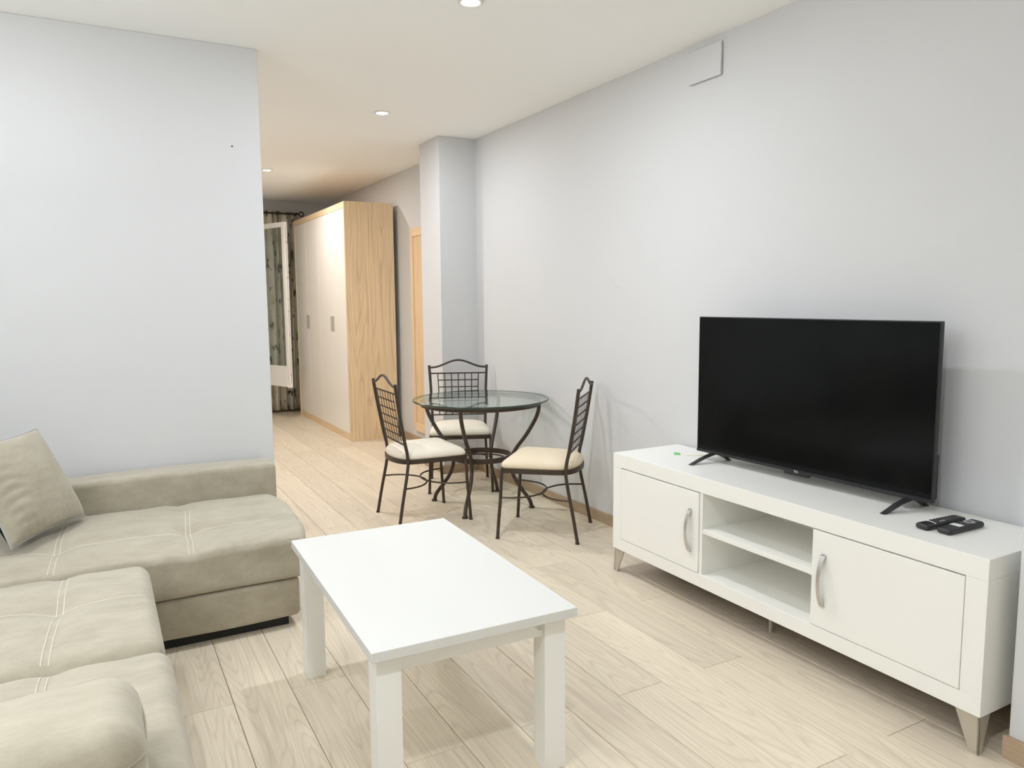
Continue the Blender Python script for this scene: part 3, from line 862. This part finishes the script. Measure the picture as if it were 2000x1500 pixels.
def make_chair(label, seat_mat):
    t = thing('dining_chair', label, 'chair', group='iron dining chairs around the glass table')
    obj('seat_frame', add_band(B(), seat_path(), .007, SZ - .027, SZ), M_IRON, t)
    path = seat_path()
    bm = B(); rings = []
    prof = [(.965, SZ - .004), (.985, SZ + .004), (1.0, SZ + .014), (.985, SZ + .026), (.94, SZ + .037), (.85, SZ + .048), (.7, SZ + .057), (.5, SZ + .064), (.25, SZ + .067)]
    for sc_, z in prof: rings.append([bm.verts.new((x * sc_, y * sc_, z)) for x, y in path])
    c = bm.verts.new((0, 0, SZ + .068)); N = len(path)
    for a, b in zip(rings, rings[1:]):
        for k in range(N): bm.faces.new((a[k], a[(k + 1) % N], b[(k + 1) % N], b[k]))
    for k in range(N): bm.faces.new((rings[-1][k], rings[-1][(k + 1) % N], c))
    bm.faces.new(list(reversed(rings[0])))
    obj('seat_cushion', bm, seat_mat, t, angle=180)
    for s in (-1, 1):
        bm = B(); add_tube(bm, smooth([(s * .223, .224, .004), (s * .219, .216, .12), (s * .214, .206, .25), (s * .211, .200, SZ - .01)], 5), .0095, 10)
        add_lathe(bm, [(0, 0), (.0118, 0), (.0125, .004), (.011, .009), (0, .009)], s * .223, .224, 12)
        obj('leg', bm, M_IRON, t)
        bm = B(); add_tube(bm, smooth([(s * .213, -.236, .004), (s * .207, -.210, .15), (s * .200, -.180, .30), (s * .196, -.166, SZ - .02)], 5), .0095, 10)
        add_lathe(bm, [(0, 0), (.0118, 0), (.0125, .004), (.011, .009), (0, .009)], s * .213, -.236, 12)
        obj('leg', bm, M_IRON, t)
        bm = B(); add_tube(bm, smooth(post_pts(s), 6), .0100, 10)
        obj('back_post', bm, M_IRON, t)
    # top rail with a hump
    a, b = post_at(.858, -1), post_at(.858, 1)
    pts = []
    for i in range(25):
        u = -1 + 2 * i / 24
        hump = .048 * (0.5 + 0.5 * math.cos(PI * min(1, abs(u) * 1.12)))
        p = a.lerp(b, (u + 1) / 2); pts.append((p.x, p.y - .004 * (1 - u * u), p.z + hump - .006 * abs(u)))
    obj('top_rail', add_tube(B(), pts, .0075, 10), M_IRON, t)
    zu, zl = .808, .500
    nh = 6
    zs = [zl + (zu - zl) * i / nh for i in range(nh + 1)]
    for i, z in enumerate(zs):
        P = post_at(z); ext = P.x if i in (0, nh) else P.x * .725
        obj('lattice_bar', add_strip(B(), [(-ext, P.y, z), (ext, P.y, z)], (0, .0012, .0036 if i not in (0, nh) else .0046), (0, .0017, -.0004)), M_IRON, t, sm=False)
    for j in range(7):
        k = -.72 + 1.44 * j / 6
        pts = []
        for z in zs:
            P = post_at(z); pts.append((P.x * k, P.y - .003, z))
        obj('lattice_upright', add_strip(B(), smooth(pts, 3), (.0038, 0, 0), (0, .0013, 0)), M_IRON, t, sm=False)
    # two hoops that meet under the seat
    zh = .238
    for sy in (1, -1):
        ye, xe_ = (.208, .2145) if sy > 0 else (-.192, .203)
        pts = []
        for i in range(25):
            a_ = PI * i / 24
            pts.append((xe_ * math.cos(a_), ye + (-sy) * (abs(ye) + .006) * math.sin(a_) ** .9, zh))
        obj('hoop_stretcher', add_tube(B(), pts, .0052, 8), M_IRON, t)
    return t
chA = make_chair('dark iron chair with pale cream seat, left of the glass table, nearest the wardrobe', M_CREAM)
def place_chair(o, c, f):
    o.location = (c[0], c[1], 0); o.rotation_euler = (0, 0, math.atan2(-f[0], f[1]))
chB = copy_tree(chA); chB['label'] = 'dark iron chair with cream seat behind the glass table, against the pillar'
chC = copy_tree(chA); chC['label'] = 'dark iron chair with yellowed seat, right of the glass table, nearest the TV unit'
for c in chC.children:
    if c.name.startswith('seat_cushion'):
        c.data = c.data.copy(); c.data.materials[0] = M_CREAM2
place_chair(chA, (1.752, 4.345), (1, -.03))
place_chair(chB, (2.284, 4.941), (-.40, -.916))
place_chair(chC, (2.251, 3.699), (-.715, .70))

# ------------------------------------------------------------------ glass dining table
gt = thing('dining_table', 'round glass dining table on curved dark iron legs', 'table', (2.188, 4.395, 0))
GR = .446; GZ = .702
obj('glass_top', add_lathe(B(), [(0, GZ), (GR - .004, GZ), (GR, GZ + .003), (GR, GZ + .009), (GR - .004, GZ + .012), (0, GZ + .012)], n=96, mis=[0, 1, 1, 1, 0]), [M_GLASS, M_GLASSE], gt)
def circ(r, n): return [(r * math.cos(-2 * PI * k / n), r * math.sin(-2 * PI * k / n)) for k in range(n)]
obj('rim', add_band(B(), circ(.392, 72), .010, GZ - .028, GZ - .001), M_IRON, gt)
obj('shelf_ring', add_band(B(), circ(.192, 56), .007, .312, .345), M_IRON, gt)
obj('shelf_ring', add_band(B(), circ(.150, 48), .006, .306, .315), M_IRON, gt)
for k in range(4):
    a = math.radians(45 + 90 * k); ca, sa = math.cos(a), math.sin(a)
    prof = [(.392, GZ - .024), (.388, .64), (.362, .575), (.305, .48), (.245, .40), (.206, .33), (.200, .27), (.222, .20), (.275, .12), (.325, .055), (.342, .004)]
    bm = B(); add_tube(bm, smooth([(r * ca, r * sa, z) for r, z in prof], 5), .0125, 12)
    add_lathe(bm, [(0, 0), (.0185, 0), (.0195, .005), (.017, .011), (0, .011)], .342 * ca, .342 * sa, 14)
    obj('leg', bm, M_IRON, gt)

# ------------------------------------------------------------------ wardrobe in the bedroom
wd = thing('wardrobe', 'tall four door white wardrobe with pale oak sides', 'wardrobe', (0, 0, 0))
WX0, WX1, WY0, WY1, WH = 2.112, 2.590, 7.06, 9.10, 2.290
obj('side_panel', add_box(B(), WX0 - .008, WX1, WY0, WY0 + .028, 0, WH, bev=.001), M_OAK, wd)
obj('side_panel', add_box(B(), WX0 - .008, WX1, WY1 - .028, WY1, 0, WH, bev=.001), M_OAK, wd)
obj('cornice', add_box(B(), WX0 - .006, WX1, WY0 + .0285, WY1 - .0285, 2.232, WH - .001, bev=.001), M_OAKL, wd)
obj('plinth', add_box(B(), WX0, WX0 + .02, WY0 + .0285, WY1 - .0285, 0, .066), M_OAKL, wd)
obj('carcass', add_box(B(), WX0 + .021, WX1, WY0 + .0285, WY1 - .0285, .05, 2.231), M_GREYH, wd)
dw = (WY1 - WY0 - .057) / 4
for i in range(4):
    ya = WY0 + .0285 + dw * i
    d = obj('door', add_box(B(), WX0 - .002, WX0 + .018, ya + .0022, ya + dw - .0022, .068, 2.230, bev=.0012), M_WHITE_D, wd)
    s = 1 if i % 2 == 0 else -1
    hy0 = ya + dw - .062 if s > 0 else ya + .002
    obj('handle', add_box(B(), WX0 - .006, WX0 - .002, hy0 if s > 0 else ya + .002, (ya + dw - .002) if s > 0 else ya + .062, 1.055, 1.205, bev=.001), M_GREYH, d)

# wooden framed panel on the bedroom wall, half hidden by the pillar
pn = thing('wall_panel', 'narrow oak framed panel hung on the wall between wardrobe and pillar', 'wall panel', (XHR, 6.47, 0))
obj('board', add_box(B(), -.014, -.001, -.30, .17, .125, 2.005), M_MIRRORW, pn)
obj('frame_stile', add_box(B(), -.024, -.001, .17, .22, 0.125, 2.018, bev=.001), M_MIRRORW, pn)
obj('frame_stile', add_box(B(), -.024, -.001, -.35, -.30, 0.125, 2.018, bev=.001), M_MIRRORW, pn)
obj('frame_rail', add_box(B(), -.024, -.001, -.30, .17, 1.945, 2.018, bev=.001), M_OAKL, pn)
obj('frame_rail', add_box(B(), -.024, -.001, -.30, .17, 0.125, .20, bev=.001), M_OAKL, pn)

# ------------------------------------------------------------------ curtain, rod and casement at the far wall
def curtain(name, label, x0, x1, y, z0, z1, folds, amp, cat='curtain', group=None):
    bm = B(); nx, nz = folds * 14, 24
    uvl = bm.loops.layers.uv.new('UVMap')
    g = []
    for i in range(nx + 1):
        u = i / nx; row = []
        for j in range(nz + 1):
            v = j / nz
            ph = u * folds * 2 * PI
            a = amp * (0.75 + 0.25 * math.sin(u * 17)) * (1.0 - .25 * v)
            yy = y + a * math.sin(ph + .5 * math.sin(v * 3 + u * 9)) + .004 * math.sin(v * 9 + u * 30)
            xx = x0 + (x1 - x0) * u + .012 * math.sin(ph * .5 + v * 2)
            row.append((bm.verts.new((xx, yy, z0 + (z1 - z0) * v)), u * (x1 - x0) * 2.2, v * (z1 - z0)))
        g.append(row)
    for i in range(nx):
        for j in range(nz):
            q = (g[i][j], g[i + 1][j], g[i + 1][j + 1], g[i][j + 1])
            f = bm.faces.new([a[0] for a in q])
            for lp, a in zip(f.loops, q): lp[uvl].uv = (a[1], a[2])
    o = obj(name, bm, M_CURTAIN, None, angle=180)
    md = o.modifiers.new('thickness', 'SOLIDIFY'); md.thickness = .002
    return tag(o, label, cat, group)
curtain('curtain', 'long bamboo print curtain hanging in folds beside the wardrobe', 1.745, 2.20, 9.425, .03, 2.44, 5, .042)
rod = thing('curtain_rod', 'dark bronze curtain rod with ring finial above the bamboo print curtain', 'curtain rod', (0, 0, 0))
obj('rod', add_tube(B(), [(.6, 9.345, 2.405), (2.232, 9.345, 2.405)], .011, 10), M_ROD, rod)
ring_pts = [(2.262 + .026 * math.cos(2 * PI * k / 20), 9.345, 2.405 + .026 * math.sin(2 * PI * k / 20)) for k in range(20)]
obj('finial', add_tube(B(), ring_pts, .008, 8, closed=True), M_ROD, rod)
for bx in (2.215,):
    obj('bracket', add_tube(B(), [(bx, YF - .001, 2.405), (bx, 9.345, 2.405)], .008, 8), M_ROD, rod)
for i in range(5):
    px = 1.74 + .115 * i
    obj('curtain_ring', add_tube(B(), [(px, 9.345 + .016 * math.cos(2 * PI * k / 16), 2.405 + .016 * math.sin(2 * PI * k / 16)) for k in range(16)], .006, 6, closed=True), M_ROD, rod)

curtain('curtain', 'bamboo print curtain on the far side of the open casement, mostly hidden by the partition', 1.02, 1.56, 9.425, .03, 2.44, 5, .034)
# open casement leaf: hinge at the far wall, free edge swung into the room
fx, fy = 1.925, 8.72; az = math.radians(-20)
win = thing('window_1', 'open white casement window leaf in front of the bamboo print curtain', 'window', (fx, fy, 0), 0)
win.rotation_euler = (0, 0, math.atan2(math.cos(az), math.sin(az)))   # local +x runs from the free edge to the hinge
WL, WT, WB, WTp = .80, .042, .405, 2.245
obj('stile', add_box(B(), 0, .055, -WT / 2, WT / 2, WB - .03, WTp, bev=.003), M_FRAMEW, win)
obj('stile', add_box(B(), WL - .055, WL, -WT / 2, WT / 2, WB - .03, WTp, bev=.003), M_FRAMEW, win)
obj('rail', add_box(B(), .0555, WL - .0555, -WT / 2, WT / 2, WTp - .055, WTp, bev=.003), M_FRAMEW, win)
obj('bottom_panel', add_box(B(), .0555, WL - .0555, -WT / 2, WT / 2, WB, .62, bev=.003), M_FRAMEW, win)
obj('ledge', add_box(B(), .03, WL - .03, -WT / 2 - .010, WT / 2 + .010, WB - .022, WB - .001, bev=.003), M_FRAMEW, win)
obj('pane', add_box(B(), .0555, WL - .0555, -.003, .003, .6205, WTp - .0555), M_WGLASS, win)
for i, z in enumerate((.52, .98, 1.25, 1.38, 1.62, 2.02)):
    obj('lock_keep', add_box(B(), -.003, 0, -.006, .004, z - .012, z + .012), M_GREYH, win)
obj('lock_rod', add_box(B(), -.0025, 0, -.003, .001, WB + .02, WTp - .06), M_STEEL, win)
hx_, hy_ = fx + math.sin(az) * WL, fy + math.cos(az) * WL
jb = obj('jamb', add_box(B(), hx_ - .06, hx_ + .012, hy_ + .024, YF + .0005, WB - .1, WTp + .06, bev=.003), M_FRAMEW)
jb.parent = win; jb.matrix_parent_inverse = win.matrix_basis.inverted()
